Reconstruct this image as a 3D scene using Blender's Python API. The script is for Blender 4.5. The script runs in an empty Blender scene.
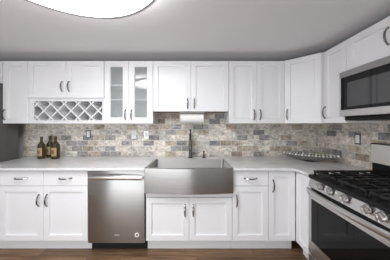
import bpy, bmesh, math, random
from mathutils import Vector, Matrix
R = math.radians
PI = math.pi
sc = bpy.context.scene
C = sc.collection

# ---------------------------------------------------------------- camera, world, exposure
cd = bpy.data.cameras.new('camera'); cam = bpy.data.objects.new('camera', cd); C.objects.link(cam)
cam.location = (0, 0, 1.33); cam.rotation_euler = (R(90), 0, 0)
cd.sensor_width = 36; cd.lens = 173 / 390 * 36
cd.shift_x = 2 / 390; cd.shift_y = -5 / 390
cd.clip_start = .02
sc.camera = cam
w = bpy.data.worlds.new('world'); sc.world = w; w.use_nodes = True
w.node_tree.nodes['Background'].inputs[0].default_value = (.92, .96, 1, 1)
w.node_tree.nodes['Background'].inputs[1].default_value = .62
# added fill light, low behind the camera and tilted up; no known source there
ld = bpy.data.lights.new('rear_fill', 'AREA'); ld.shape = 'RECTANGLE'; ld.size = 2.6; ld.size_y = 1.0
ld.energy = 33; ld.color = (.94, .97, 1)
lo = bpy.data.objects.new('rear_fill', ld); C.objects.link(lo)
lo.location = (-1.3, -1.5, .62); lo.rotation_euler = (R(105), 0, R(-14))
LAMP = 10.5
sc.view_settings.view_transform = 'Standard'; sc.view_settings.look = 'None'
sc.view_settings.gamma = 1; sc.view_settings.exposure = 0.32
sc.view_settings.use_curve_mapping = False

# ---------------------------------------------------------------- materials
class NT:
    def __init__(s, name):
        s.m = bpy.data.materials.new(name); s.m.use_nodes = True
        s.t = s.m.node_tree; s.b = s.t.nodes['Principled BSDF']; s.out = s.t.nodes['Material Output']
    def n(s, typ, **kw):
        x = s.t.nodes.new(typ)
        for k, v in kw.items(): setattr(x, k, v)
        return x
    def l(s, a, b): s.t.links.new(a, b)
    def math(s, op, a, b=None):
        x = s.n('ShaderNodeMath', operation=op)
        for i, v in enumerate((a, b)):
            if v is None: continue
            if isinstance(v, (int, float)): x.inputs[i].default_value = v
            else: s.l(v, x.inputs[i])
        return x.outputs[0]
    def ramp(s, fac, stops, interp='LINEAR'):
        r = s.n('ShaderNodeValToRGB'); cr = r.color_ramp; cr.interpolation = interp
        while len(cr.elements) < len(stops): cr.elements.new(.5)
        for e, (p, c) in zip(cr.elements, stops): e.position = p; e.color = (*c, 1)
        s.l(fac, r.inputs[0]); return r.outputs[0]
    def mix(s, fac, a, b, blend='MIX'):
        x = s.n('ShaderNodeMix', data_type='RGBA', blend_type=blend)
        for i, v in ((0, fac), (6, a), (7, b)):
            if isinstance(v, (int, float)): x.inputs[i].default_value = v
            elif isinstance(v, tuple): x.inputs[i].default_value = (*v, 1)
            else: s.l(v, x.inputs[i])
        return x.outputs[2]
    def noise(s, vec, scale, detail=4, rough=.5):
        x = s.n('ShaderNodeTexNoise'); x.inputs['Scale'].default_value = scale
        x.inputs['Detail'].default_value = detail; x.inputs['Roughness'].default_value = rough
        s.l(vec, x.inputs['Vector']); return x.outputs['Fac']
    def bump(s, h, strength, dist):
        x = s.n('ShaderNodeBump'); x.inputs['Strength'].default_value = strength
        x.inputs['Distance'].default_value = dist; s.l(h, x.inputs['Height'])
        s.l(x.outputs[0], s.b.inputs['Normal'])
    def obj(s): return s.n('ShaderNodeTexCoord').outputs['Object']
    def scaled(s, vec, sx, sy, sz):
        x = s.n('ShaderNodeMapping'); x.inputs['Scale'].default_value = (sx, sy, sz); s.l(vec, x.inputs[0]); return x.outputs[0]

def simple(name, col, rough=.5, metal=0, ior=1.45, nscale=30, nvar=.04, bump=0, coat=0, tr=0):
    k = NT(name); v = k.obj(); f = k.noise(v, nscale)
    a = tuple(c * (1 - nvar) for c in col); b = tuple(min(1, c * (1 + nvar)) for c in col)
    k.l(k.mix(f, a, b), k.b.inputs['Base Color'])
    k.b.inputs['Roughness'].default_value = rough; k.b.inputs['Metallic'].default_value = metal
    k.b.inputs['IOR'].default_value = ior; k.b.inputs['Coat Weight'].default_value = coat
    k.b.inputs['Transmission Weight'].default_value = tr
    if bump: k.bump(f, bump, .002)
    return k.m

def steel(name, col, rough, sx, sy, sz):
    k = NT(name); v = k.scaled(k.obj(), sx, sy, sz); f = k.noise(v, 1, 3)
    k.l(k.mix(f, tuple(c * .93 for c in col), tuple(c * 1.05 for c in col)), k.b.inputs['Base Color'])
    k.b.inputs['Metallic'].default_value = 1
    k.l(k.math('ADD', k.math('MULTIPLY', f, .12), rough - .06), k.b.inputs['Roughness'])
    k.bump(f, .06, .001)
    if sx < 50:
        k.b.inputs['Anisotropic'].default_value = .75; tg = k.n('ShaderNodeCombineXYZ'); tg.inputs[2].default_value = 1; k.l(tg.outputs[0], k.b.inputs['Tangent'])
    return k.m

M = {}
M['white'] = simple('white_paint', (.80, .80, .812), .38, nscale=6, nvar=.012)
M['carcass'] = simple('white_melamine', (.74, .74, .76), .5, nscale=6, nvar=.012)
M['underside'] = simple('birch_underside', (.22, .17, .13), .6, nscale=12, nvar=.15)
M['ceiling'] = simple('ceiling_paint', (.78, .765, .775), .85, nscale=3, nvar=.02, bump=.02)
M['wall'] = simple('wall_paint', (.62, .61, .615), .8, nscale=5, nvar=.02)
M['steel'] = steel('brushed_steel', (.40, .395, .385), .32, 3, 3, 260)
M['steel_sink'] = steel('brushed_steel_sink', (.37, .365, .36), .22, 3, 3, 220)
M['steel_basin'] = steel('satin_steel_basin', (.66, .65, .64), .42, 3, 3, 120)
M['steel_light'] = steel('satin_steel', (.62, .61, .60), .30, 200, 200, 4)
M['chrome'] = simple('polished_nickel', (.27, .255, .24), .12, 1, nvar=.03)
M['dark_nickel'] = simple('faucet_nickel', (.15, .145, .14), .22, 1, nvar=.05)
M['black_gloss'] = simple('black_gloss_glass', (.008, .008, .009), .06, ior=1.85, nvar=.1)
M['oven_glass'] = simple('oven_glass', (.005, .005, .006), .05, ior=1.33, nvar=.1)
M['black'] = simple('black_enamel', (.008, .008, .009), .3, ior=1.3, nvar=.1)
M['iron'] = simple('cast_iron', (.010, .010, .011), .42, nscale=200, nvar=.3, bump=.2)
M['gap'] = simple('black_recess', (.01, .01, .01), .8, nvar=.1)
M['fridge'] = simple('charcoal_steel_side', (.115, .112, .108), .42, nscale=60, nvar=.05, coat=.1)
M['silver'] = simple('hammered_silver', (.36, .34, .325), .3, 1, nscale=70, nvar=.6, bump=.8)
M['steel_satin'] = simple('bright_satin_steel', (.80, .79, .78), .5, .85, nvar=.03)
M['pearl'] = simple('polished_silver_bead', (.92, .90, .87), .3, .15, nvar=.05)
M['bottle'] = simple('olive_glass', (.11, .085, .04), .08, nvar=.3, tr=.6)
M['label'] = simple('aged_paper', (.42, .31, .17), .8, nscale=60, nvar=.25)
M['ink'] = simple('brown_ink', (.22, .09, .04), .8, nscale=60, nvar=.2)
M['cap'] = simple('dark_stopper', (.06, .045, .03), .5)
M['paper'] = simple('towel_paper', (.82, .81, .80), .9, nscale=90, nvar=.04, bump=.3)
M['plastic'] = simple('white_plastic', (.82, .82, .80), .35)
M['plate_grey'] = simple('pewter_plate', (.10, .09, .085), .45, 0.2, nvar=.1)
M['plate_silver'] = simple('brushed_nickel_plate', (.62, .61, .60), .35, .6, nvar=.05)
M['plate_tile'] = simple('stone_colour_plate', (.52, .50, .49), .5, nvar=.15, nscale=80)
M['red'] = simple('sticker_red', (.22, .03, .03), .5)
M['rim'] = simple('lamp_rim', (.42, .41, .42), .4, 0.3)

# travertine tile: running bond, one tint per tile
def tile_mat(name, axis):
    k = NT(name); o = k.obj(); sp = k.n('ShaderNodeSeparateXYZ'); k.l(o, sp.inputs[0])
    u, z = sp.outputs[axis], sp.outputs[2]
    TW, TH, G = .152, .0745, .0022
    rz = k.math('DIVIDE', k.math('SUBTRACT', z, .893 - 3 * TH), TH)
    row = k.math('FLOOR', rz); fz = k.math('FRACT', rz)
    off = k.math('MULTIPLY', k.math('FLOORED_MODULO', row, 2.0), .5)
    ru = k.math('ADD', k.math('DIVIDE', k.math('ADD', u, 5.02), TW), off)
    colm = k.math('FLOOR', ru); fu = k.math('FRACT', ru)
    cid = k.n('ShaderNodeCombineXYZ'); k.l(colm, cid.inputs[0]); k.l(row, cid.inputs[1]); cid.inputs[2].default_value = 3.7 + axis
    wn = k.n('ShaderNodeTexWhiteNoise', noise_dimensions='3D'); k.l(cid.outputs[0], wn.inputs[0])
    r1 = wn.outputs['Value']
    sc2 = k.n('ShaderNodeSeparateColor'); k.l(wn.outputs['Color'], sc2.inputs[0])
    base = k.ramp(r1, [(0, (.67, .63, .57)), (.26, (.56, .53, .49)), (.42, (.50, .43, .34)), (.54, (.36, .345, .335)),
                       (.64, (.73, .69, .62)), (.86, (.27, .26, .26)), (.92, (.38, .31, .25)), (.96, (.62, .60, .56))], 'CONSTANT')
    # within-tile clouding and pits
    vv = k.n('ShaderNodeVectorMath', operation='ADD'); k.l(o, vv.inputs[0]); k.l(wn.outputs['Color'], vv.inputs[1])
    n1 = k.noise(k.scaled(vv.outputs[0], 20, 20, 32), 1, 5, .65)
    n2 = k.noise(k.scaled(vv.outputs[0], 60, 60, 110), 1, 4, .7)
    cl = k.ramp(n1, [(.34, (.44, .43, .42)), (.5, (1.02, 1.0, .98)), (.66, (1.36, 1.33, 1.28))])
    col = k.mix(.85, base, cl, 'MULTIPLY')
    pit = k.ramp(n2, [(.36, (.42, .39, .37)), (.48, (1, 1, 1)), (.7, (1.06, 1.06, 1.06))])
    col = k.mix(.75, col, pit, 'MULTIPLY')
    # mortar mask
    wob = k.math('MULTIPLY', k.math('SUBTRACT', n2, .5), .02)
    e1 = k.math('MINIMUM', fu, k.math('SUBTRACT', 1.0, fu)); e1 = k.math('MULTIPLY', e1, TW)
    e2 = k.math('MINIMUM', fz, k.math('SUBTRACT', 1.0, fz)); e2 = k.math('MULTIPLY', e2, TH)
    e = k.math('ADD', k.math('MINIMUM', e1, e2), k.math('MULTIPLY', wob, .12))
    mk = k.n('ShaderNodeMapRange'); mk.inputs[1].default_value = G * .7; mk.inputs[2].default_value = G * 2.2; k.l(e, mk.inputs[0])
    col = k.mix(mk.outputs[0], (.64, .61, .57), col)
    k.l(col, k.b.inputs['Base Color']); k.b.inputs['Roughness'].default_value = .55
    h = k.math('ADD', k.math('MULTIPLY', mk.outputs[0], .7), k.math('MULTIPLY', n2, .5))
    k.bump(h, .5, .003)
    return k.m
M['tile_back'] = tile_mat('travertine_tile', 0)
M['tile_side'] = tile_mat('travertine_tile_side', 1)

def counter_mat():
    k = NT('pale_granite'); o = k.obj()
    n1 = k.noise(k.scaled(o, 5, 9, 5), 1, 6, .65); n2 = k.noise(o, 90, 4, .7)
    c = k.ramp(n1, [(.3, (.62, .63, .635)), (.48, (.75, .755, .76)), (.7, (.83, .83, .835))])
    c = k.mix(.6, c, k.ramp(n2, [(.35, (.72, .72, .72)), (.5, (1, 1, 1)), (.7, (1.08, 1.08, 1.08))]), 'MULTIPLY')
    k.l(c, k.b.inputs['Base Color']); k.b.inputs['Roughness'].default_value = .16
    return k.m
M['counter'] = counter_mat()

def floor_mat():
    k = NT('brown_wood_planks'); o = k.obj(); sp = k.n('ShaderNodeSeparateXYZ'); k.l(o, sp.inputs[0])
    W, L = .11, 1.1
    ry = k.math('DIVIDE', sp.outputs[1], W); row = k.math('FLOOR', ry); fy = k.math('FRACT', ry)
    rn = k.n('ShaderNodeTexWhiteNoise', noise_dimensions='1D'); k.l(row, rn.inputs['W'])
    rx = k.math('ADD', k.math('DIVIDE', sp.outputs[0], L), rn.outputs['Value']); cx = k.math('FLOOR', rx); fx = k.math('FRACT', rx)
    cid = k.n('ShaderNodeCombineXYZ'); k.l(cx, cid.inputs[0]); k.l(row, cid.inputs[1])
    wn = k.n('ShaderNodeTexWhiteNoise', noise_dimensions='3D'); k.l(cid.outputs[0], wn.inputs[0])
    vv = k.n('ShaderNodeVectorMath', operation='ADD'); k.l(o, vv.inputs[0]); k.l(wn.outputs['Color'], vv.inputs[1])
    g = k.noise(k.scaled(vv.outputs[0], 3, 40, 3), 1, 6, .65)
    c = k.ramp(g, [(.3, (.09, .045, .024)), (.5, (.20, .118, .064)), (.72, (.35, .22, .135))])
    t = k.ramp(wn.outputs['Value'], [(0, (.75, .75, .75)), (1, (1.25, 1.2, 1.15))])
    c = k.mix(1.0, c, t, 'MULTIPLY')
    ey = k.math('MULTIPLY', k.math('MINIMUM', fy, k.math('SUBTRACT', 1.0, fy)), W)
    ex = k.math('MULTIPLY', k.math('MINIMUM', fx, k.math('SUBTRACT', 1.0, fx)), L)
    mk = k.math('GREATER_THAN', k.math('MINIMUM', ex, ey), .0016)
    c = k.mix(mk, (.03, .02, .015), c)
    k.l(c, k.b.inputs['Base Color']); k.b.inputs['Roughness'].default_value = .42
    k.bump(k.math('ADD', mk, k.math('MULTIPLY', g, .3)), .3, .001)
    return k.m
M['floor'] = floor_mat()

def glass_mat():
    k = NT('cabinet_glass'); t = k.t; t.nodes.remove(k.b)
    tr = k.n('ShaderNodeBsdfTransparent'); tr.inputs[0].default_value = (.97, .98, .98, 1)
    gl = k.n('ShaderNodeBsdfGlossy'); gl.inputs['Roughness'].default_value = .04
    df = k.n('ShaderNodeBsdfDiffuse'); df.inputs[0].default_value = (.72, .74, .74, 1)
    fm = k.n('ShaderNodeMixShader'); fm.inputs[0].default_value = .2; k.l(tr.outputs[0], fm.inputs[1]); k.l(df.outputs[0], fm.inputs[2])
    nz = k.n('ShaderNodeFresnel'); nz.inputs[0].default_value = 1.45
    mx = k.n('ShaderNodeMixShader'); k.l(nz.outputs[0], mx.inputs[0])
    k.l(fm.outputs[0], mx.inputs[1]); k.l(gl.outputs[0], mx.inputs[2]); k.l(mx.outputs[0], k.out.inputs[0])
    return k.m
M['glass'] = glass_mat()

def emit_mat():
    k = NT('lamp_diffuser'); k.b.inputs['Base Color'].default_value = (.9, .9, .9, 1)
    f = k.noise(k.obj(), 2)
    k.l(k.mix(f, (.97, .98, 1), (.98, .985, 1)), k.b.inputs['Emission Color'])
    k.b.inputs['Emission Strength'].default_value = LAMP
    return k.m
M['lamp'] = emit_mat()

# ---------------------------------------------------------------- mesh helpers
def box(bm, x0, x1, y0, y1, z0, z1, bev=0, seg=1):
    v = [bm.verts.new((x, y, z)) for x in (x0, x1) for y in (y0, y1) for z in (z0, z1)]
    fs = [(0, 1, 3, 2), (4, 6, 7, 5), (0, 4, 5, 1), (2, 3, 7, 6), (0, 2, 6, 4), (1, 5, 7, 3)]
    f = [bm.faces.new([v[i] for i in q]) for q in fs]
    if bev:
        es = list({e for q in f for e in q.edges})
        bmesh.ops.bevel(bm, geom=es, offset=bev, segments=seg, affect='EDGES', profile=.5)
    return v

def prism(bm, pts, a0, a1, axis='z', bev=0):
    """extrude a 2-D outline; axis z: pts are (x,y); axis y: pts (x,z); axis x: pts (y,z)"""
    mk = {'z': lambda p, a: (p[0], p[1], a), 'y': lambda p, a: (p[0], a, p[1]), 'x': lambda p, a: (a, p[0], p[1])}[axis]
    A = [bm.verts.new(mk(p, a0)) for p in pts]; B = [bm.verts.new(mk(p, a1)) for p in pts]
    n = len(pts); fs = [bm.faces.new(A[::-1]), bm.faces.new(B)]
    for i in range(n): fs.append(bm.faces.new((A[i], A[(i + 1) % n], B[(i + 1) % n], B[i])))
    if bev:
        es = list({e for q in fs[:2] for e in q.edges})
        bmesh.ops.bevel(bm, geom=es, offset=bev, segments=2, affect='EDGES', profile=.5)

def lathe(bm, prof, n=24, c=(0, 0, 0), axis='z'):
    """prof: (radius, height)"""
    rings = []
    def P(r, h, a):
        x, y = r * math.cos(a), r * math.sin(a)
        q = {'z': (x, y, h), 'y': (x, h, y), 'x': (h, x, y)}[axis]
        return (q[0] + c[0], q[1] + c[1], q[2] + c[2])
    for r, h in prof:
        rings.append([bm.verts.new(P(max(r, 1e-5), h, 2 * PI * i / n)) for i in range(n)])
    for a, b in zip(rings, rings[1:]):
        for i in range(n): bm.faces.new((a[i], a[(i + 1) % n], b[(i + 1) % n], b[i]))
    bm.faces.new(rings[0][::-1]); bm.faces.new(rings[-1])

def tube(bm, pts, r, n=10, flat=1.0):
    """sweep a circle (or an ellipse) along a path"""
    pts = [Vector(p) for p in pts]; rs = r if isinstance(r, (list, tuple)) else [r] * len(pts)
    rings = []; up = None
    for i, p in enumerate(pts):
        t = (pts[min(i + 1, len(pts) - 1)] - pts[max(i - 1, 0)]).normalized()
        if up is None:
            up = Vector((0, 0, 1)) if abs(t.z) < .9 else Vector((1, 0, 0))
        s = t.cross(up).normalized(); up = s.cross(t).normalized()
        rings.append([bm.verts.new(p + s * rs[i] * math.cos(2 * PI * k / n) + up * rs[i] * flat * math.sin(2 * PI * k / n)) for k in range(n)])
    for a, b in zip(rings, rings[1:]):
        for i in range(n): bm.faces.new((a[i], a[(i + 1) % n], b[(i + 1) % n], b[i]))
    bm.faces.new(rings[0][::-1]); bm.faces.new(rings[-1])

def obj(name, bm, mat, parent=None, loc=None, smooth=False, rot=None):
    bmesh.ops.recalc_face_normals(bm, faces=bm.faces[:])
    me = bpy.data.meshes.new(name); bm.to_mesh(me); bm.free()
    for m in (mat if isinstance(mat, (list, tuple)) else [mat]): me.materials.append(m)
    if smooth:
        me.polygons.foreach_set('use_smooth', [True] * len(me.polygons))
        me.set_sharp_from_angle(angle=R(38))
    o = bpy.data.objects.new(name, me); C.objects.link(o)
    if parent: o.parent = parent
    if loc: o.location = loc
    if rot: o.rotation_euler = rot
    return o

def tag(o, label, cat, group=None):
    o['label'] = label; o['category'] = cat
    if group: o['group'] = group
    return o

def thing(name, label, cat, loc=(0, 0, 0), rz=0, group=None):
    o = bpy.data.objects.new(name, None); C.objects.link(o); o.empty_display_size = .1
    o.location = loc; o.rotation_euler = (0, 0, rz)
    return tag(o, label, cat, group)

def struct(name, bm, mat):
    o = obj(name, bm, mat); o['kind'] = 'structure'; return o

NB = bmesh.new

# ---------------------------------------------------------------- the room
XL, XR, YW, YF, ZC = -3.25, 1.71, 2.40, -1.2, 2.19
bm = NB(); box(bm, XL - .1, XR + .1, YF, YW + .1, -.08, 0); struct('floor', bm, M['floor'])
bm = NB(); box(bm, XL - .1, XR + .1, YF, YW + .1, ZC, ZC + .08); struct('ceiling', bm, M['ceiling'])
bm = NB(); box(bm, XL, XR, YW, YW + .1, 0, ZC); struct('wall_back', bm, M['wall'])
bm = NB(); box(bm, XR, XR + .1, YF, YW + .1, 0, ZC); struct('wall_right', bm, M['wall'])
bm = NB(); box(bm, XL - .1, XL, YF, YW + .1, 0, ZC); struct('wall_left', bm, M['wall'])

CT, CB = .893, .867          # worktop top and underside
# tiled splashbacks, a thin layer on the walls
bm = NB(); box(bm, -2.345, XR - .010, YW - .010, YW - .0005, CT + .0005, 1.60)
o = obj('tile_backsplash', bm, M['tile_back']); o.name = 'trim_1'; o['kind'] = 'structure'
bm = NB(); box(bm, XR - .010, XR - .0005, .60, YW - .0005, CT + .0005, 1.60)
o = obj('tile_backsplash', bm, M['tile_side']); o.name = 'trim_2'; o['kind'] = 'structure'

# ---------------------------------------------------------------- cabinet pieces (local: x right, y into the cabinet, z up)
def door_bm(x0, x1, z0, z1, t=.02, fr=.057, rec=.015, ch=.004, hole=False):
    bm = NB()
    def ring(i, y): return [bm.verts.new(p) for p in ((x0 + i, y, z0 + i), (x1 - i, y, z0 + i), (x1 - i, y, z1 - i), (x0 + i, y, z1 - i))]
    b = .0015
    rs = [ring(0, 0), ring(0, -t + b), ring(b, -t), ring(fr, -t), ring(fr + ch, -t + rec)]
    if hole: rs += [ring(fr + ch, 0)]
    for p, q in zip(rs, rs[1:]):
        for i in range(4): bm.faces.new((p[i], p[(i + 1) % 4], q[(i + 1) % 4], q[i]))
    if hole:
        p, q = rs[-1], rs[0]
        for i in range(4): bm.faces.new((p[i], p[(i + 1) % 4], q[(i + 1) % 4], q[i]))
    else:
        bm.faces.new(rs[-1]); bm.faces.new(rs[0][::-1])
    return bm

_hm = {}
def handle(parent, x, z, vertical=True, L=.125, y=-.02):
    """bow pull: flattened arch rising from two feet"""
    key = (vertical, L)
    if key not in _hm:
        bm = NB(); P = []; rr = []
        N = 14
        for i in range(N + 1):
            t = -1 + 2 * i / N
            a = t * L / 2; d = -(.026 if vertical else .036) * (1 - abs(t) ** 2.4) - .004
            P.append((0, d, a) if vertical else (a, d, 0)); rr.append(.0048 + .0032 * (1 - t * t))
        tube(bm, P, rr, 8, .8)
        for s in (-1, 1):
            a = s * (L / 2 - .004)
            lathe(bm, [(.0075, 0), (.0075, -.006), (.005, -.010)], 10, (0, 0, a) if vertical else (a, 0, 0), 'y')
        _hm[key] = obj('handle', bm, M['chrome'], parent, (x, y, z), True)
        return _hm[key]
    o = _hm[key].copy(); C.objects.link(o); o.parent = parent; o.location = (x, y, z)
    return o

G = .0015
def add_door(t, x0, x1, z0, z1, hx=None, hz=None, name='door', fr=.057):
    d = obj(name, door_bm(x0 + G, x1 - G, z0 + G, z1 - G, fr=fr), M['white'], t)
    if hx is not None: handle(d, hx, hz)
    return d

def add_drawer(t, x0, x1, z0, z1):
    bm = NB(); box(bm, x0 + G, x1 - G, -.02, 0, z0 + G, z1 - G, .0015)
    d = obj('drawer', bm, M['white'], t)
    handle(d, (x0 + x1) / 2, (z0 + z1) / 2 + .003, False, .135)
    return d

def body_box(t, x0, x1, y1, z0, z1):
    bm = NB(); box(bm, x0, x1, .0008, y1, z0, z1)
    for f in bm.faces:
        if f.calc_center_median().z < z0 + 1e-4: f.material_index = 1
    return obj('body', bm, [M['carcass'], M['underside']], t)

# ---------------------------------------------------------------- base cabinets
FB = 1.81                     # base box front; door faces stand 20 mm in front of it
ZB, ZT = .135, CB             # box bottom and top
def base_body(t, w_, depth, top=ZT, kick=.075):
    bm = NB(); box(bm, 0, w_, .0008, depth, ZB, top)
    obj('body', bm, M['carcass'], t)
    bm = NB(); box(bm, 0, w_, kick - .02, kick - .002, 0, ZB); box(bm, 0, .018, kick - .002, depth - .01, 0, ZB); box(bm, w_ - .018, w_, kick - .002, depth - .01, 0, ZB)
    obj('toe_kick', bm, M['white'], t)
DB = YW - .012 - FB

# two-drawer two-door cabinet
x0, W = -2.005, .915
t = thing('base_cabinet', 'white base cabinet with two drawers over two doors, beside the dishwasher', 'cabinet', (x0, FB, 0))
base_body(t, W, DB)
for k in range(2):
    add_drawer(t, k * W / 2, (k + 1) * W / 2, .700, .853)
    add_door(t, k * W / 2, (k + 1) * W / 2, ZB - .005, .698, W / 2 + (-.045, .038)[k], .552)
# narrow filler cabinet towards the refrigerator
t = thing('base_cabinet', 'narrow white base cabinet tucked against the grey refrigerator side', 'cabinet', (-2.28, FB, 0))
base_body(t, .273, DB); add_door(t, 0, .273, ZB - .005, .853, .235, .72)

# sink base
x0, W = -.487, .892
t = thing('sink_base_cabinet', 'white two-door cabinet beneath the stainless farmhouse sink', 'cabinet', (x0, FB, 0))
bm = NB(); box(bm, 0, W, .0008, DB, ZB, .636)
obj('body', bm, M['carcass'], t)
bm = NB(); box(bm, 0, W, .055, .073, 0, ZB); obj('toe_kick', bm, M['white'], t)
bm = NB(); box(bm, 0, W, -.02, 0, .585, .638, .001); obj('top_rail', bm, M['white'], t)
add_door(t, 0, W / 2, ZB - .005, .580, W / 2 - .042, .448)
add_door(t, W / 2, W, ZB - .005, .580, W / 2 + .042, .448)

# drawer + door cabinet
x0, W = .407, .373
t = thing('base_cabinet', 'white base cabinet with one drawer over one door, right beside the sink', 'cabinet', (x0, FB, 0))
base_body(t, W, DB); add_drawer(t, 0, W, .700, .853); add_door(t, 0, W, ZB - .005, .698, .042, .545)
# single tall door
x0, W = .782, .278
t = thing('base_cabinet', 'white base cabinet with one full-height door in the inner corner', 'cabinet', (x0, FB, 0))
base_body(t, W, DB); add_door(t, 0, W, ZB - .005, .853, .045, .70)
# right run, narrow
t = thing('base_cabinet', 'narrow white base cabinet squeezed between the corner and the range', 'cabinet', (1.082, 1.788, 0), R(-90))
base_body(t, .224, XR - .012 - 1.082); add_door(t, 0, .224, ZB - .005, .853, fr=.05)

# ---------------------------------------------------------------- worktop
bm = NB()
FE = 1.745
def arc(cx, cy, r, a0, a1, n=6): return [(cx + r * math.cos(R(a0 + (a1 - a0) * i / n)), cy + r * math.sin(R(a0 + (a1 - a0) * i / n))) for i in range(n + 1)]
SX0, SX1, SYB = -.492, .410, 2.235
pts = [(-2.272, FE), (SX0, FE), (SX0, SYB), (SX1, SYB), (SX1, FE)] + arc(1.035 - .04, FE - .04, .04, 90, 0) + \
      [(1.035, 1.563), (XR - .011, 1.563), (XR - .011, YW - .011), (-2.272, YW - .011)]
prism(bm, pts, CB + .001, CT, bev=.004)
tag(obj('countertop', bm, M['counter']), 'pale speckled stone countertop running around the corner above the white base cabinets', 'countertop')

# ---------------------------------------------------------------- farmhouse sink
x0, x1 = SX0 + .003, SX1 - .003
t = thing('farmhouse_sink', 'stainless steel farmhouse sink with a bowed apron front', 'sink', ((x0 + x1) / 2, FE, .64))
hw = (x1 - x0) / 2; dz = CT - .64 - .001; yb = SYB - FE - .004
bm = NB(); N = 20
def bow(xx, amt): return .002 - amt * (1 - (xx / hw) ** 2)
outer = [(-hw + 2 * hw * i / N) for i in range(N + 1)]
front_o_t = [bm.verts.new((x, bow(x, .036), dz)) for x in outer]
front_o_b = [bm.verts.new((x, bow(x, .036), 0)) for x in outer]
front_i_t = [bm.verts.new((x, bow(x, .036) + .03, dz)) for x in outer]
front_i_b = [bm.verts.new((x, bow(x, .036) + .03, 0)) for x in outer]
for a, b in ((front_o_b, front_o_t), (front_o_t, front_i_t), (front_i_t, front_i_b), (front_i_b, front_o_b)):
    for i in range(N): bm.faces.new((a[i], a[i + 1], b[i + 1], b[i]))
for i in (0, N): bm.faces.new((front_o_b[i], front_o_t[i], front_i_t[i], front_i_b[i]))
obj('apron', bm, M['steel_sink'], t, smooth=True)
bm = NB(); e = .02
# basin: side walls, back wall, bottom with gently rounded corners
def rr(xa, xb, ya, yb_, r, z, n=5):
    q = arc(xb - r, ya + r, r, -90, 0, n) + arc(xb - r, yb_ - r, r, 0, 90, n) + arc(xa + r, yb_ - r, r, 90, 180, n) + arc(xa + r, ya + r, r, 180, 270, n)
    return [bm.verts.new((p[0], p[1], z)) for p in q]
o_t = rr(-hw, hw, .033, yb, .004, dz); i_t = rr(-hw + e, hw - e, .04, yb - e, .03, dz)
i_m = rr(-hw + e + .004, hw - e - .004, .044, yb - e - .004, .03, .045); i_b = rr(-hw + e + .03, hw - e - .03, .07, yb - e - .03, .03, .022)
o_b = rr(-hw, hw, .033, yb, .004, .004)
for a, b in ((o_b, o_t), (o_t, i_t), (i_t, i_m), (i_m, i_b)):
    n = len(a)
    for i in range(n): bm.faces.new((a[i], a[(i + 1) % n], b[(i + 1) % n], b[i]))
bm.faces.new(i_b); bm.faces.new(o_b[::-1])
obj('basin', bm, M['steel_basin'], t, smooth=True)
bm = NB(); lathe(bm, [(.045, 0), (.045, .004), (.03, .005), (.028, .001)], 20, (0, .27, .0225)); obj('drain', bm, M['chrome'], t, smooth=True)

# ---------------------------------------------------------------- faucet and soap dispenser
t = thing('kitchen_faucet', 'tall pull-down faucet with a coil neck standing behind the sink', 'faucet', (-.035, 2.31, CT))
bm = NB(); lathe(bm, [(.030, 0), (.030, .006), (.022, .012), (.019, .03), (.019, .12), (.013, .13)], 20); obj('base', bm, M['dark_nickel'], t, smooth=True)
bm = NB(); r = .052
P = [(0, 0, .12), (0, 0, .22), (0, 0, .30)] + [(0, -r + r * math.cos(R(a)), .325 + r * math.sin(R(a))) for a in range(0, 181, 15)] + [(0, -2 * r, .27), (0, -2 * r, .235)]
tube(bm, P, .010, 12); obj('neck', bm, M['dark_nickel'], t, smooth=True)
bm = NB()
for k in range(26):
    lathe(bm, [(.016, -.0025), (.019, 0), (.016, .0025)], 14, (0, 0, .135 + k * .0072))
obj('coil', bm, M['dark_nickel'], t, smooth=True)
bm = NB()
for k in range(9):
    lathe(bm, [(.014, -.0025), (.018, 0), (.014, .0025)], 14, (0, -2 * r, .250 + k * .009))
obj('coil', bm, M['dark_nickel'], t, smooth=True)

bm = NB(); lathe(bm, [(.013, .24), (.018, .235), (.018, .19), (.022, .17), (.022, .145), (.015, .143)], 18, (0, -2 * r, 0)); obj('spray_head', bm, M['dark_nickel'], t, smooth=True)
bm = NB(); tube(bm, [(0, 0, .215), (0, -.05, .215), (0, -.09, .215)], .006, 8); obj('support_arm', bm, M['dark_nickel'], t, smooth=True)
bm = NB(); lathe(bm, [(.014, .0), (.014, .035)], 14, (.018, 0, .055), 'x'); tube(bm, [(.05, 0, .055), (.08, -.01, .060), (.125, -.015, .070)], [.012, .009, .008], 10); obj('lever', bm, M['dark_nickel'], t, smooth=True)
t = thing('soap_dispenser', 'short metal soap dispenser pump beside the tall faucet', 'soap dispenser', (.145, 2.31, CT))
bm = NB(); lathe(bm, [(.024, 0), (.024, .005), (.015, .012), (.013, .045), (.008, .05), (.008, .07)], 18); obj('base', bm, M['dark_nickel'], t, smooth=True)
bm = NB(); lathe(bm, [(.013, .07), (.014, .085), (.008, .09)], 16); tube(bm, [(0, 0, .08), (0, -.04, .084), (0, -.06, .076)], [.007, .006, .005], 10); obj('pump_head', bm, M['dark_nickel'], t, smooth=True)

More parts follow.
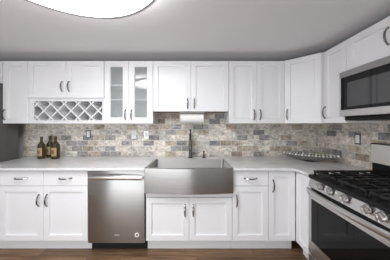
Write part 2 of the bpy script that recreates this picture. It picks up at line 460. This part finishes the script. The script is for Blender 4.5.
# ---------------------------------------------------------------- dishwasher
DX0, W = -1.085, .592
t = thing('dishwasher', 'stainless steel dishwasher with a bar handle set under the countertop', 'dishwasher', (DX0, FB, 0))
bm = NB(); box(bm, .002, W - .002, .002, DB - .01, .11, CB - .003); obj('tub', bm, M['gap'], t)
bm = NB(); box(bm, .004, W - .006, -.028, .001, .112, CB - .009, .004, 2); obj('door', bm, M['steel'], t, smooth=True)
door_ = t.children[-1]
bm = NB(); N = 16; P = []
for i in range(N + 1):
    s = -1 + 2 * i / N
    P.append((W / 2 + s * (W / 2 - .028), -.078 + .022 * s * s, .802 - .010 * s * s))
tube(bm, P, .014, 12, 1.75)
for s in (0, N): box(bm, P[s][0] - .012, P[s][0] + .012, -.062, -.027, .772, .806, .002)
obj('handle', bm, M['steel_light'], t, smooth=True)
bm = NB(); lathe(bm, [(.023, 0), (.023, -.0012)], 28, (.507, -.028, .198), 'y'); s_ = obj('sticker', bm, M['plastic'], t); s_['label'] = 'round white sticker with a dark centre'
bm = NB(); lathe(bm, [(.011, 0), (.011, -.0008)], 20, (.507, -.0292, .198), 'y'); obj('sticker_centre', bm, M['red'], s_)
bm = NB(); box(bm, .275, .325, -.0295, -.028, .191, .201, .0005); obj('badge', bm, M['plate_silver'], t)
bm = NB(); box(bm, .0, W, .055, .075, .0, .109); obj('toe_kick', bm, M['gap'], t)

# ---------------------------------------------------------------- upper cabinets
FU = 2.09; UB, UT = 1.348, 2.098; DU = YW - .011 - FU
def upper(label, x0, W, z0=UB, z1=UT, fu=FU):
    t = thing('wall_cabinet', label, 'cabinet', (x0, fu, z0)); body_box(t, 0, W, YW - .011 - fu if z0 > 1 else DU, 0, z1 - z0); return t
H = UT - UB
t = upper('white single-door wall cabinet hung beside the refrigerator', -2.278, .300)
add_door(t, 0, .300, 0, H, .028, .105)
t = upper('white two-door wall cabinet above the paper towel roll and sink', -.477, .905, 1.492)
add_door(t, 0, .4525, 0, UT - 1.492, .4525 - .040, .095); add_door(t, .4525, .905, 0, UT - 1.492, .4525 + .038, .095)
t = upper('white two-door wall cabinet between the sink and the angled corner cabinet', .431, .668)
add_door(t, 0, .334, 0, H, .334 - .036, .105); add_door(t, .334, .668, 0, H, .334 + .036, .105)
# over the refrigerator
t = thing('wall_cabinet', 'white wall cabinet mounted above the refrigerator', 'cabinet', (-3.235, FU, 1.83))
body_box(t, 0, .955, DU, 0, UT - 1.83); add_door(t, 0, .4775, 0, UT - 1.83, .43, .08); add_door(t, .4775, .955, 0, UT - 1.83, .53, .08)

# wine rack cabinet
x0, W = -1.976, .910
t = thing('wine_rack_cabinet', 'white wall cabinet with two doors above an open criss-cross wine rack', 'cabinet', (x0, FU, UB))
zr = 1.653 - UB
bm = NB(); box(bm, 0, W, .0008, DU, zr - .03, H)
box(bm, 0, W, DU - .01, DU, 0, zr); box(bm, 0, .018, .019, DU, 0, zr - .03); box(bm, W - .018, W, .019, DU, 0, zr - .03); box(bm, .018, W - .018, .019, DU - .01, 0, .016)
box(bm, 0, .055, .0008, .019, 0, zr - .03); box(bm, W - .03, W, .0008, .019, 0, zr - .03); box(bm, .055, W - .03, .0008, .019, 0, .040); box(bm, .055, W - .03, .0008, .019, zr - .037, zr - .03)
obj('body', bm, M['carcass'], t)
add_door(t, 0, W / 2, zr, H, W / 2 - .042, .443); add_door(t, W / 2, W, zr, H, W / 2 + .040, .443)
bm = NB(); rx0, rx1, rz0, rz1 = .055, W - .03, .040, zr - .037
per = (rx1 - rx0) / 5.0; hh = rz1 - rz0; sw = .0065
for sgn in (1, -1):
    for k in range(-3, 9):
        xa = rx0 + (k + .0) * per + (0 if sgn > 0 else per * 0)
        # line x = xa + sgn*(z-rz0)
        za, zb = rz0, rz1; pa = xa; pb = xa + sgn * hh
        if sgn < 0: pa, pb = xa + hh, xa
        def cl(p, z, q, zq):
            d = (q - p) / (zq - z)
            if p < rx0: z = z + (rx0 - p) / d; p = rx0
            elif p > rx1: z = z + (rx1 - p) / d; p = rx1
            return p, z
        if max(pa, pb) <= rx0 + .01 or min(pa, pb) >= rx1 - .01: continue
        A_ = cl(pa, za, pb, zb); B_ = cl(pb, zb, pa, za)
        if abs(A_[0] - B_[0]) < .02: continue
        d = Vector((B_[0] - A_[0], B_[1] - A_[1])).normalized(); nn = Vector((-d.y, d.x)) * sw
        q = [(A_[0] + nn.x, A_[1] + nn.y), (A_[0] - nn.x, A_[1] - nn.y), (B_[0] - nn.x, B_[1] - nn.y), (B_[0] + nn.x, B_[1] + nn.y)]
        yy = .004 if sgn > 0 else .0055
        prism(bm, q, yy, .18, 'y')
obj('lattice', bm, M['white'], t)
bm = NB(); box(bm, rx0, rx1, DU - .016, DU - .0101, .02, zr - .03); obj('back_panel', bm, M['white'], t)

# glass-door cabinet
x0, W = -1.062, .582
t = thing('glass_door_cabinet', 'white wall cabinet with two glass doors and two shelves inside', 'cabinet', (x0, FU, UB))
bm = NB(); th = .018
box(bm, 0, th, .0008, DU, 0, H); box(bm, W - th, W, .0008, DU, 0, H); box(bm, th, W - th, .0008, DU, 0, th); box(bm, th, W - th, .0008, DU, H - th, H); box(bm, th, W - th, DU - .008, DU, th, H - th)
obj('body', bm, M['carcass'], t)
for zz in (1.64 - UB, 1.82 - UB):
    bm = NB(); box(bm, th, W - th, .03, DU - .009, zz - .009, zz + .009, .001); obj('shelf', bm, M['white'], t)
for k in range(2):
    a, b = k * W / 2 + G, (k + 1) * W / 2 - G
    d = obj('door', door_bm(a, b, G, H - G, fr=.068, hole=True), M['white'], t)
    bm = NB(); box(bm, a + .073, b - .073, -.009, -.005, .073, H - .073); g = obj('glass_pane', bm, M['glass'], d)
    handle(d, W / 2 + (-.036, .036)[k], .105)

# angled corner cabinet
A = Vector((1.101, 2.088)); B = Vector((1.372, 1.835)); d = (B - A); L = d.length; ang = math.atan2(d.y, d.x)
t = thing('corner_wall_cabinet', 'white angled corner wall cabinet with a single door', 'cabinet', (A.x, A.y, UB), ang)
inv = Matrix.Rotation(-ang, 2)
def loc2(x, y):
    v = inv @ (Vector((x, y)) - A); return (v.x, v.y)
poly = [loc2(*p) for p in ((A.x, A.y), (B.x, B.y), (XR - .011, B.y), (XR - .011, YW - .011), (A.x, YW - .011))]
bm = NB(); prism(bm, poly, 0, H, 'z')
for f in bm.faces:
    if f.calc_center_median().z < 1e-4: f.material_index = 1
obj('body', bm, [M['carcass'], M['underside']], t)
add_door(t, .010, L - .006, 0, H, .040, .105)
# right wall, single door
FX = 1.40
t = thing('wall_cabinet', 'white single-door wall cabinet between the angled corner and the microwave', 'cabinet', (FX, 1.832, UB), R(-90))
body_box(t, 0, .272, XR - .011 - FX, 0, H); add_door(t, 0, .272, 0, H, .030, .112)
t = thing('wall_cabinet', 'white two-door wall cabinet directly above the microwave', 'cabinet', (FX, 1.558, 1.803), R(-90))
body_box(t, 0, .762, XR - .011 - FX, 0, UT - 1.803)
add_door(t, 0, .381, 0, UT - 1.803, .338, .155); add_door(t, .381, .762, 0, UT - 1.803, .424, .155)

# ---------------------------------------------------------------- microwave
MW, MH = .757, .392
t = thing('microwave', 'stainless over-the-range microwave with a black glass door', 'microwave', (1.315, 1.556, 1.405), R(-90))
D = XR - .011 - 1.315
bm = NB(); box(bm, 0, MW, .03, D, 0, MH, .002); obj('body', bm, M['black'], t)
bm = NB(); box(bm, 0, MW, 0, .03, MH - .052, MH - .001, .002)
for k in range(5):
    pass
obj('top_band', bm, M['steel'], t)
bm = NB(); box(bm, 0, MW, 0, .03, .001, .056, .002); obj('bottom_band', bm, M['steel_light'], t)
bm = NB(); box(bm, 0, .012, 0.001, .03, .057, MH - .053, .001); obj('side_trim', bm, M['steel_light'], t)
bm = NB(); box(bm, .013, .56, .002, .03, .057, MH - .053, .002); dd = obj('door', bm, M['oven_glass'], t)
bm = NB(); box(bm, .080, .50, -.0005, .004, .080, MH - .105, .001); obj('window', bm, M['black_gloss'], dd)
bm = NB(); box(bm, .562, MW, .002, .03, .057, MH - .053, .002); cp = obj('control_panel', bm, M['black_gloss'], t)
bm = NB()
for i in range(3):
    for j in range(4): box(bm, .60 + i * .042, .632 + i * .042, -.0005, .004, .075 + j * .045, .107 + j * .045, .001)
obj('keypad', bm, M['black'], cp)
bm = NB(); tube(bm, [(.535, -.002, .09), (.535, -.034, .11), (.535, -.038, .20), (.535, -.034, .28), (.535, -.002, .30)], .009, 10); obj('handle', bm, M['steel_light'], dd, smooth=True)
bm = NB(); box(bm, .004, MW - .004, .045, D - .002, -.036, -.0005, .004)
obj('vent_base', bm, M['gap'], t)
bm = NB(); box(bm, .06, .34, .09, .33, -.040, -.0355, .002); obj('grease_filter', bm, M['steel'], t)

# ---------------------------------------------------------------- gas range
RW = .757
t = thing('gas_range', 'stainless gas range with black cooktop, cast iron grates and five knobs', 'range', (1.037, 1.557, 0), R(-90))
RD = XR - .012 - 1.037
bm = NB(); box(bm, 0, RW, .03, RD, .04, .855); 
for xx in (.03, RW - .03):
    for yy in (.09, RD - .06): lathe(bm, [(.018, 0), (.018, .05)], 12, (xx, yy, 0))
obj('body', bm, M['black'], t)
bm = NB(); box(bm, .002, RW - .002, .001, .029, .050, .188, .004, 2); dr = obj('storage_drawer', bm, M['steel_light'], t)
# oven door: steel surround, glass window, bow handle
bm = NB(); box(bm, .002, RW - .002, 0, .029, .200, .735, .004, 2); od = obj('oven_door', bm, M['steel_light'], t)
bm = NB(); box(bm, .042, RW - .042, -.0022, .004, .315, .685, .002); obj('oven_window', bm, M['oven_glass'], od)
bm = NB(); P = []; N = 16
for i in range(N + 1):
    s = -1 + 2 * i / N; P.append((RW / 2 + s * (RW / 2 - .012), -.046 + .032 * s * s, .757))
tube(bm, P, .012, 12, 1.7)
for s in (0, N): box(bm, P[s][0] - .010, P[s][0] + .010, -.012, .001, .715, .752, .002)
obj('handle', bm, M['steel_light'], od, smooth=True)
# tilted control panel
bm = NB(); prism(bm, [(-.002, .785), (.014, .855), (.05, .855), (.05, .785)], 0.001, RW - .001, 'x', .002); obj('control_panel', bm, M['steel_light'], t)
cpn = t.children[-1]
tilt = math.atan2(.016, .070)
for xk in (.147, .247, .3785, .527, .61):
    k_ = bpy.data.objects.new('tmp', None)
    bm = NB(); lathe(bm, [(.027, 0), (.027, -.004), (.023, -.007), (.0225, -.026), (.021, -.029)], 24, axis='y')
    box(bm, -.007, .007, -.040, -.026, -.021, .021, .002)
    kb = obj('knob', bm, M['steel_light'], t, (xk, .004, .830), True, (tilt, 0, 0))
    bm = NB(); lathe(bm, [(.0285, -.0005), (.0285, -.0025)], 24, axis='y'); obj('knob_ring', bm, M['black'], kb)
    bpy.data.objects.remove(k_)
# cooktop
bm = NB(); box(bm, 0, RW, .002, RD - .09, .856, .888, .006, 2); obj('cooktop', bm, M['black'], t)
burners = [(.15, .17, .045), (.15, .43, .036), (.3785, .30, .052), (.607, .17, .042), (.607, .43, .036)]
for bx, by, br in burners:
    bm = NB(); lathe(bm, [(br + .012, .888), (br + .010, .894), (br, .896), (br, .903)], 24, (bx, by, 0)); b_ = obj('burner', bm, M['steel_light'], t, smooth=True)
    bm = NB(); lathe(bm, [(br - .003, .903), (br - .004, .911), (br - .012, .913)], 24, (bx, by, 0)); obj('burner_cap', bm, M['iron'], b_, smooth=True)
for gx0, gx1 in ((.018, .262), (.266, .491), (.495, .739)):
    bm = NB(); y0, y1 = .035, .565; zt = .928; zb = .913; h = .0055
    for xx in (gx0 + h, (gx0 + gx1) / 2, gx1 - h): box(bm, xx - h, xx + h, y0, y1, zb, zt, .0015)
    for yy in (y0 + h, y0 + .135, y0 + .265, y1 - .135, y1 - h): box(bm, gx0, gx1, yy - h, yy + h, zb, zt, .0015)
    for xx in ((gx0 * 3 + gx1) / 4, (gx0 + gx1 * 3) / 4):
        for ya, yb2 in ((y0, y0 + .085), (y0 + .185, y1 - .185), (y1 - .085, y1)): box(bm, xx - h, xx + h, ya, yb2, zb, zt, .0015)
    for xx in (gx0 + .008, gx1 - .008):
        for yy in (y0 + .008, (y0 + y1) / 2, y1 - .008): box(bm, xx - .006, xx + .006, yy - .006, yy + .006, .8885, zb + .002)
    obj('grate', bm, M['iron'], t)
# backguard
bm = NB(); box(bm, 0, RW, RD - .088, RD, .856, 1.16, .003); bg = obj('backguard', bm, M['black'], t)
bm = NB(); prism(bm, [(RD - .108, 1.0), (RD - .094, 1.165), (RD - .0885, 1.165), (RD - .0885, 1.0)], .004, RW - .002, 'x', .002); obj('backguard_panel', bm, M['steel_satin'], bg)
bm = NB(); box(bm, .0, RW, RD - .10, RD, 1.1605, 1.170, .002); obj('backguard_cap', bm, M['black'], bg)

# ---------------------------------------------------------------- refrigerator
t = thing('refrigerator', 'dark grey refrigerator, its plain side panel showing beside the counter', 'refrigerator', (-3.20, 1.50, 0))
FW, FD, FH = .915, .765, 1.815
bm = NB(); box(bm, 0, FW, .08, FD, .03, FH, .004, 2); obj('body', bm, M['fridge'], t)
bm = NB(); box(bm, .02, FW - .02, .09, FD - .05, 0, .035); obj('base', bm, M['gap'], t)
for k in range(2):
    bm = NB(); box(bm, .003 + k * FW / 2, FW / 2 - .003 + k * FW / 2, 0, .075, .70, FH, .008, 2); d = obj('door', bm, M['steel'], t)
    xx = FW / 2 + (-.04, .04)[k]
    bm = NB(); tube(bm, [(xx, .002, .85), (xx, -.05, .87), (xx, -.05, 1.5), (xx, .002, 1.52)], .011, 10); obj('handle', bm, M['steel_light'], d, smooth=True)
bm = NB(); box(bm, .003, FW - .003, 0, .075, .06, .69, .008, 2); d = obj('freezer_drawer', bm, M['steel'], t)
bm = NB(); tube(bm, [(.1, .002, .62), (.12, -.05, .62), (FW - .12, -.05, .62), (FW - .1, .002, .62)], .011, 10); obj('handle', bm, M['steel_light'], d, smooth=True)

# ---------------------------------------------------------------- ceiling light
t = thing('ceiling_light', 'large round white ceiling light glowing above the kitchen', 'ceiling light', (-.637, .735, ZC))
LZ = 1.33 + .775 - ZC
bm = NB(); r = .528
lathe(bm, [(.02, LZ - .012), (.25, LZ - .010), (.45, LZ - .004), (r - .014, LZ + .004), (r - .008, LZ + .03), (r - .02, LZ + .05), (r - .08, LZ + .06)], 72); obj('diffuser', bm, M['lamp'], t, smooth=True)
bm = NB(); n = 72
prof = [(r - .016, LZ + .001), (r + .006, LZ + .001), (r + .008, LZ + .028), (r - .006, LZ + .028)]
rings = [[bm.verts.new((a * math.cos(2 * PI * i / n), a * math.sin(2 * PI * i / n), h)) for i in range(n)] for a, h in prof]
for j in range(4):
    a, b = rings[j], rings[(j + 1) % 4]
    for i in range(n): bm.faces.new((a[i], a[(i + 1) % n], b[(i + 1) % n], b[i]))
obj('rim', bm, M['rim'], t, smooth=True)
bm = NB(); lathe(bm, [(r - .12, LZ + .061), (r - .12, LZ + .070), (.16, LZ + .074), (.16, -.001)], 48); obj('mount', bm, M['rim'], t, smooth=True)

# ---------------------------------------------------------------- paper towel
hz = 1.418; py = 2.185; px0, px1 = -.155, .130
t = thing('towel_holder', 'under-cabinet towel holder bracket carrying the paper roll', 'towel holder', ((px0 + px1) / 2, py, 1.492))
hl = (px1 - px0) / 2 + .008
bm = NB(); box(bm, -hl - .004, hl + .004, -.02, .02, -.008, -.0005, .001); obj('mounting_plate', bm, M['plastic'], t)
for s in (-1, 1):
    bm = NB(); box(bm, min(s * hl, s * (hl + .005)), max(s * hl, s * (hl + .005)), -.012, .012, -.085, -.008, .001); obj('arm', bm, M['plastic'], t)
bm = NB(); lathe(bm, [(.008, -hl + .001), (.008, hl - .001)], 12, (0, 0, hz - 1.492), 'x'); obj('rod', bm, M['chrome'], t)
bm = NB(); L2 = (px1 - px0) / 2
n = 40; ro, ri = .062, .019
rings = [[bm.verts.new((h, a * math.cos(2 * PI * i / n), a * math.sin(2 * PI * i / n))) for i in range(n)] for a, h in ((ri, -L2), (ro, -L2), (ro, L2), (ri, L2))]
for j in range(4):
    a, b = rings[j], rings[(j + 1) % 4]
    for i in range(n): bm.faces.new((a[i], a[(i + 1) % n], b[(i + 1) % n], b[i]))
ob = tag(obj('paper_towel_roll', bm, M['paper'], None, ((px0 + px1) / 2, py, hz), True), 'white paper towel roll hanging under the short cabinet above the sink', 'paper towels')
bm = NB()
prism(bm, [(-ro - .0015, 0), (-ro - .0005, 0), (-ro + .004, -.022), (-ro + .003, -.022)], -L2, L2, 'x'); obj('loose_sheet', bm, M['paper'], ob)

# ---------------------------------------------------------------- outlets
def outlet(label, x, y, z, rz, plate, inner='plastic', two=False, w_=.066, name='wall_outlet'):
    t = thing(name, label, 'outlet', (x, y, z), rz)
    bm = NB(); box(bm, -w_ / 2, w_ / 2, -.006, -.0003, -.056, .056, .002); p = obj('plate', bm, M[plate], t)
    bm = NB(); fw, fh = (.021, .042) if plate == 'plate_grey' else (.017, .034); box(bm, -fw, fw, -.009, -.0055, -fh, fh, .0015); q = obj('socket_face', bm, M[inner], t)
    for zz in (-.018, .018):
        for xx in (-.006, .006):
            bm = NB(); box(bm, xx - .001, xx + .001, -.0094, -.0088, zz - .004, zz + .004); obj('slot', bm, M['gap'], q)
yo = YW - .010
outlet('wall outlet with a dark grey plate behind and beside the bottles', -1.443, yo, 1.203, 0, 'plate_grey')
outlet('white wall outlet nearest the bottles of the pair under the glass-door cabinet', -.815, yo, 1.195, 0, 'plastic')
outlet('silver-plated wall outlet nearest the sink of the pair under the glass-door cabinet', -.645, yo, 1.195, 0, 'plate_silver')
outlet('white-faced wall outlet with a stone-coloured plate, beyond the soap dispenser', .565, yo, 1.195, 0, 'plate_tile')
outlet('wall outlet with a brownish metal plate on the side wall near the range', XR - .010, 1.782, 1.186, R(-90), 'plate_grey')

# ---------------------------------------------------------------- bottles
def bottle(x, y, label, h=.285, r=.054, nr=.015, square=False):
    t = thing('glass_bottle', label, 'bottle', (x, y, CT), random.uniform(-.2, .2), 'dark bottles on the countertop')
    bm = NB(); sh = h * .60
    lathe(bm, [(r * .90, 0), (r, .006), (r, sh), (r * .93, sh + .012), (r * .62, sh + .032), (nr + .003, sh + .048), (nr, sh + .06), (nr * .92, h - .028), (nr + .003, h - .026), (nr + .003, h - .014)], 28)
    obj('glass_body', bm, M['bottle'], t, smooth=True)
    bm = NB(); lathe(bm, [(nr - .001, h - .0135), (nr + .002, h - .010), (nr + .001, h)], 18); obj('stopper', bm, M['cap'], t, smooth=True)
    bm = NB(); n = 16; a0, a1 = R(-90 - 52), R(-90 + 52); z0, z1 = h * .14, h * .50
    vs = [[bm.verts.new((q * math.cos(a0 + (a1 - a0) * i / n), q * math.sin(a0 + (a1 - a0) * i / n), z)) for i in range(n + 1)] for q, z in ((r + .0003, z0), (r + .0012, z0), (r + .0012, z1), (r + .0003, z1))]
    for j in range(4):
        a, b = vs[j], vs[(j + 1) % 4]
        for i in range(n): bm.faces.new((a[i], a[i + 1], b[i + 1], b[i]))
    for i in (0, n): bm.faces.new([v[i] for v in vs])
    lb = obj('paper_label', bm, M['label'], t, smooth=True)
    bm = NB(); z0, z1 = h * .24, h * .40; a0, a1 = R(-90 - 24), R(-90 + 24); n = 8
    vs = [[bm.verts.new((q * math.cos(a0 + (a1 - a0) * i / n), q * math.sin(a0 + (a1 - a0) * i / n), z)) for i in range(n + 1)] for q, z in ((r + .0013, z0), (r + .0018, z0), (r + .0018, z1), (r + .0013, z1))]
    for j in range(4):
        a, b = vs[j], vs[(j + 1) % 4]
        for i in range(n): bm.faces.new((a[i], a[i + 1], b[i + 1], b[i]))
    for i in (0, n): bm.faces.new([v[i] for v in vs])
    obj('printed_mark', bm, M['ink'], lb)
random.seed(4)
bottle(-1.966, 2.245, 'dark glass bottle with paper label, standing alone nearest the refrigerator', .285, .041)
bottle(-1.942, 2.35, 'dark glass bottle with paper label, standing behind the other two', .290, .039)
bottle(-1.775, 2.235, 'dark glass bottle with paper label, in front and nearest the outlet', .290, .046)

# ---------------------------------------------------------------- leaf-shaped tray
cx, cy = 1.395, 2.075; Lh = .30
t = thing('leaf_tray', 'long boat-shaped silver tray standing in the counter corner', 'tray', (cx, cy, CT), math.atan2(-.33, .45))
bm = NB(); NU, NV = 40, 12; th = .004
def S(u, v, off=0):
    wd = .078 * max(0.0, 1 - abs(u) ** 2.2) ** .75 + .004
    zc = .006 + .078 * abs(u) ** 2.2; dp = .068 * (1 - abs(u) ** 2) + .004
    return (u * Lh, v * wd, zc + dp * abs(v) ** 2 + off)
top = [[bm.verts.new(S(-1 + 2 * i / NU, -1 + 2 * j / NV, th)) for j in range(NV + 1)] for i in range(NU + 1)]
bot = [[bm.verts.new(S(-1 + 2 * i / NU, -1 + 2 * j / NV, -th + .001)) for j in range(NV + 1)] for i in range(NU + 1)]
for i in range(NU):
    for j in range(NV):
        bm.faces.new((top[i][j], top[i + 1][j], top[i + 1][j + 1], top[i][j + 1])); bm.faces.new((bot[i][j], bot[i][j + 1], bot[i + 1][j + 1], bot[i + 1][j]))
    for j in (0, NV): bm.faces.new((top[i][j], top[i + 1][j], bot[i + 1][j], bot[i][j]))
for i in (0, NU):
    for j in range(NV): bm.faces.new((top[i][j], top[i][j + 1], bot[i][j + 1], bot[i][j]))
obj('dish', bm, M['silver'], t, smooth=True)
for s in (-1, 1):
    bm = NB()
    for i in range(1, 18):
        u = -1 + 2 * i / 18; p = S(u, s, th)
        bmesh.ops.create_icosphere(bm, subdivisions=1, radius=.0125 if i % 2 else .009, matrix=Matrix.Translation(p))
    obj('beaded_rim', bm, M['pearl'], t, smooth=True)
bm = NB(); lathe(bm, [(.05, .0), (.05, .003), (.03, .006)], 24); obj('foot', bm, M['silver'], t)
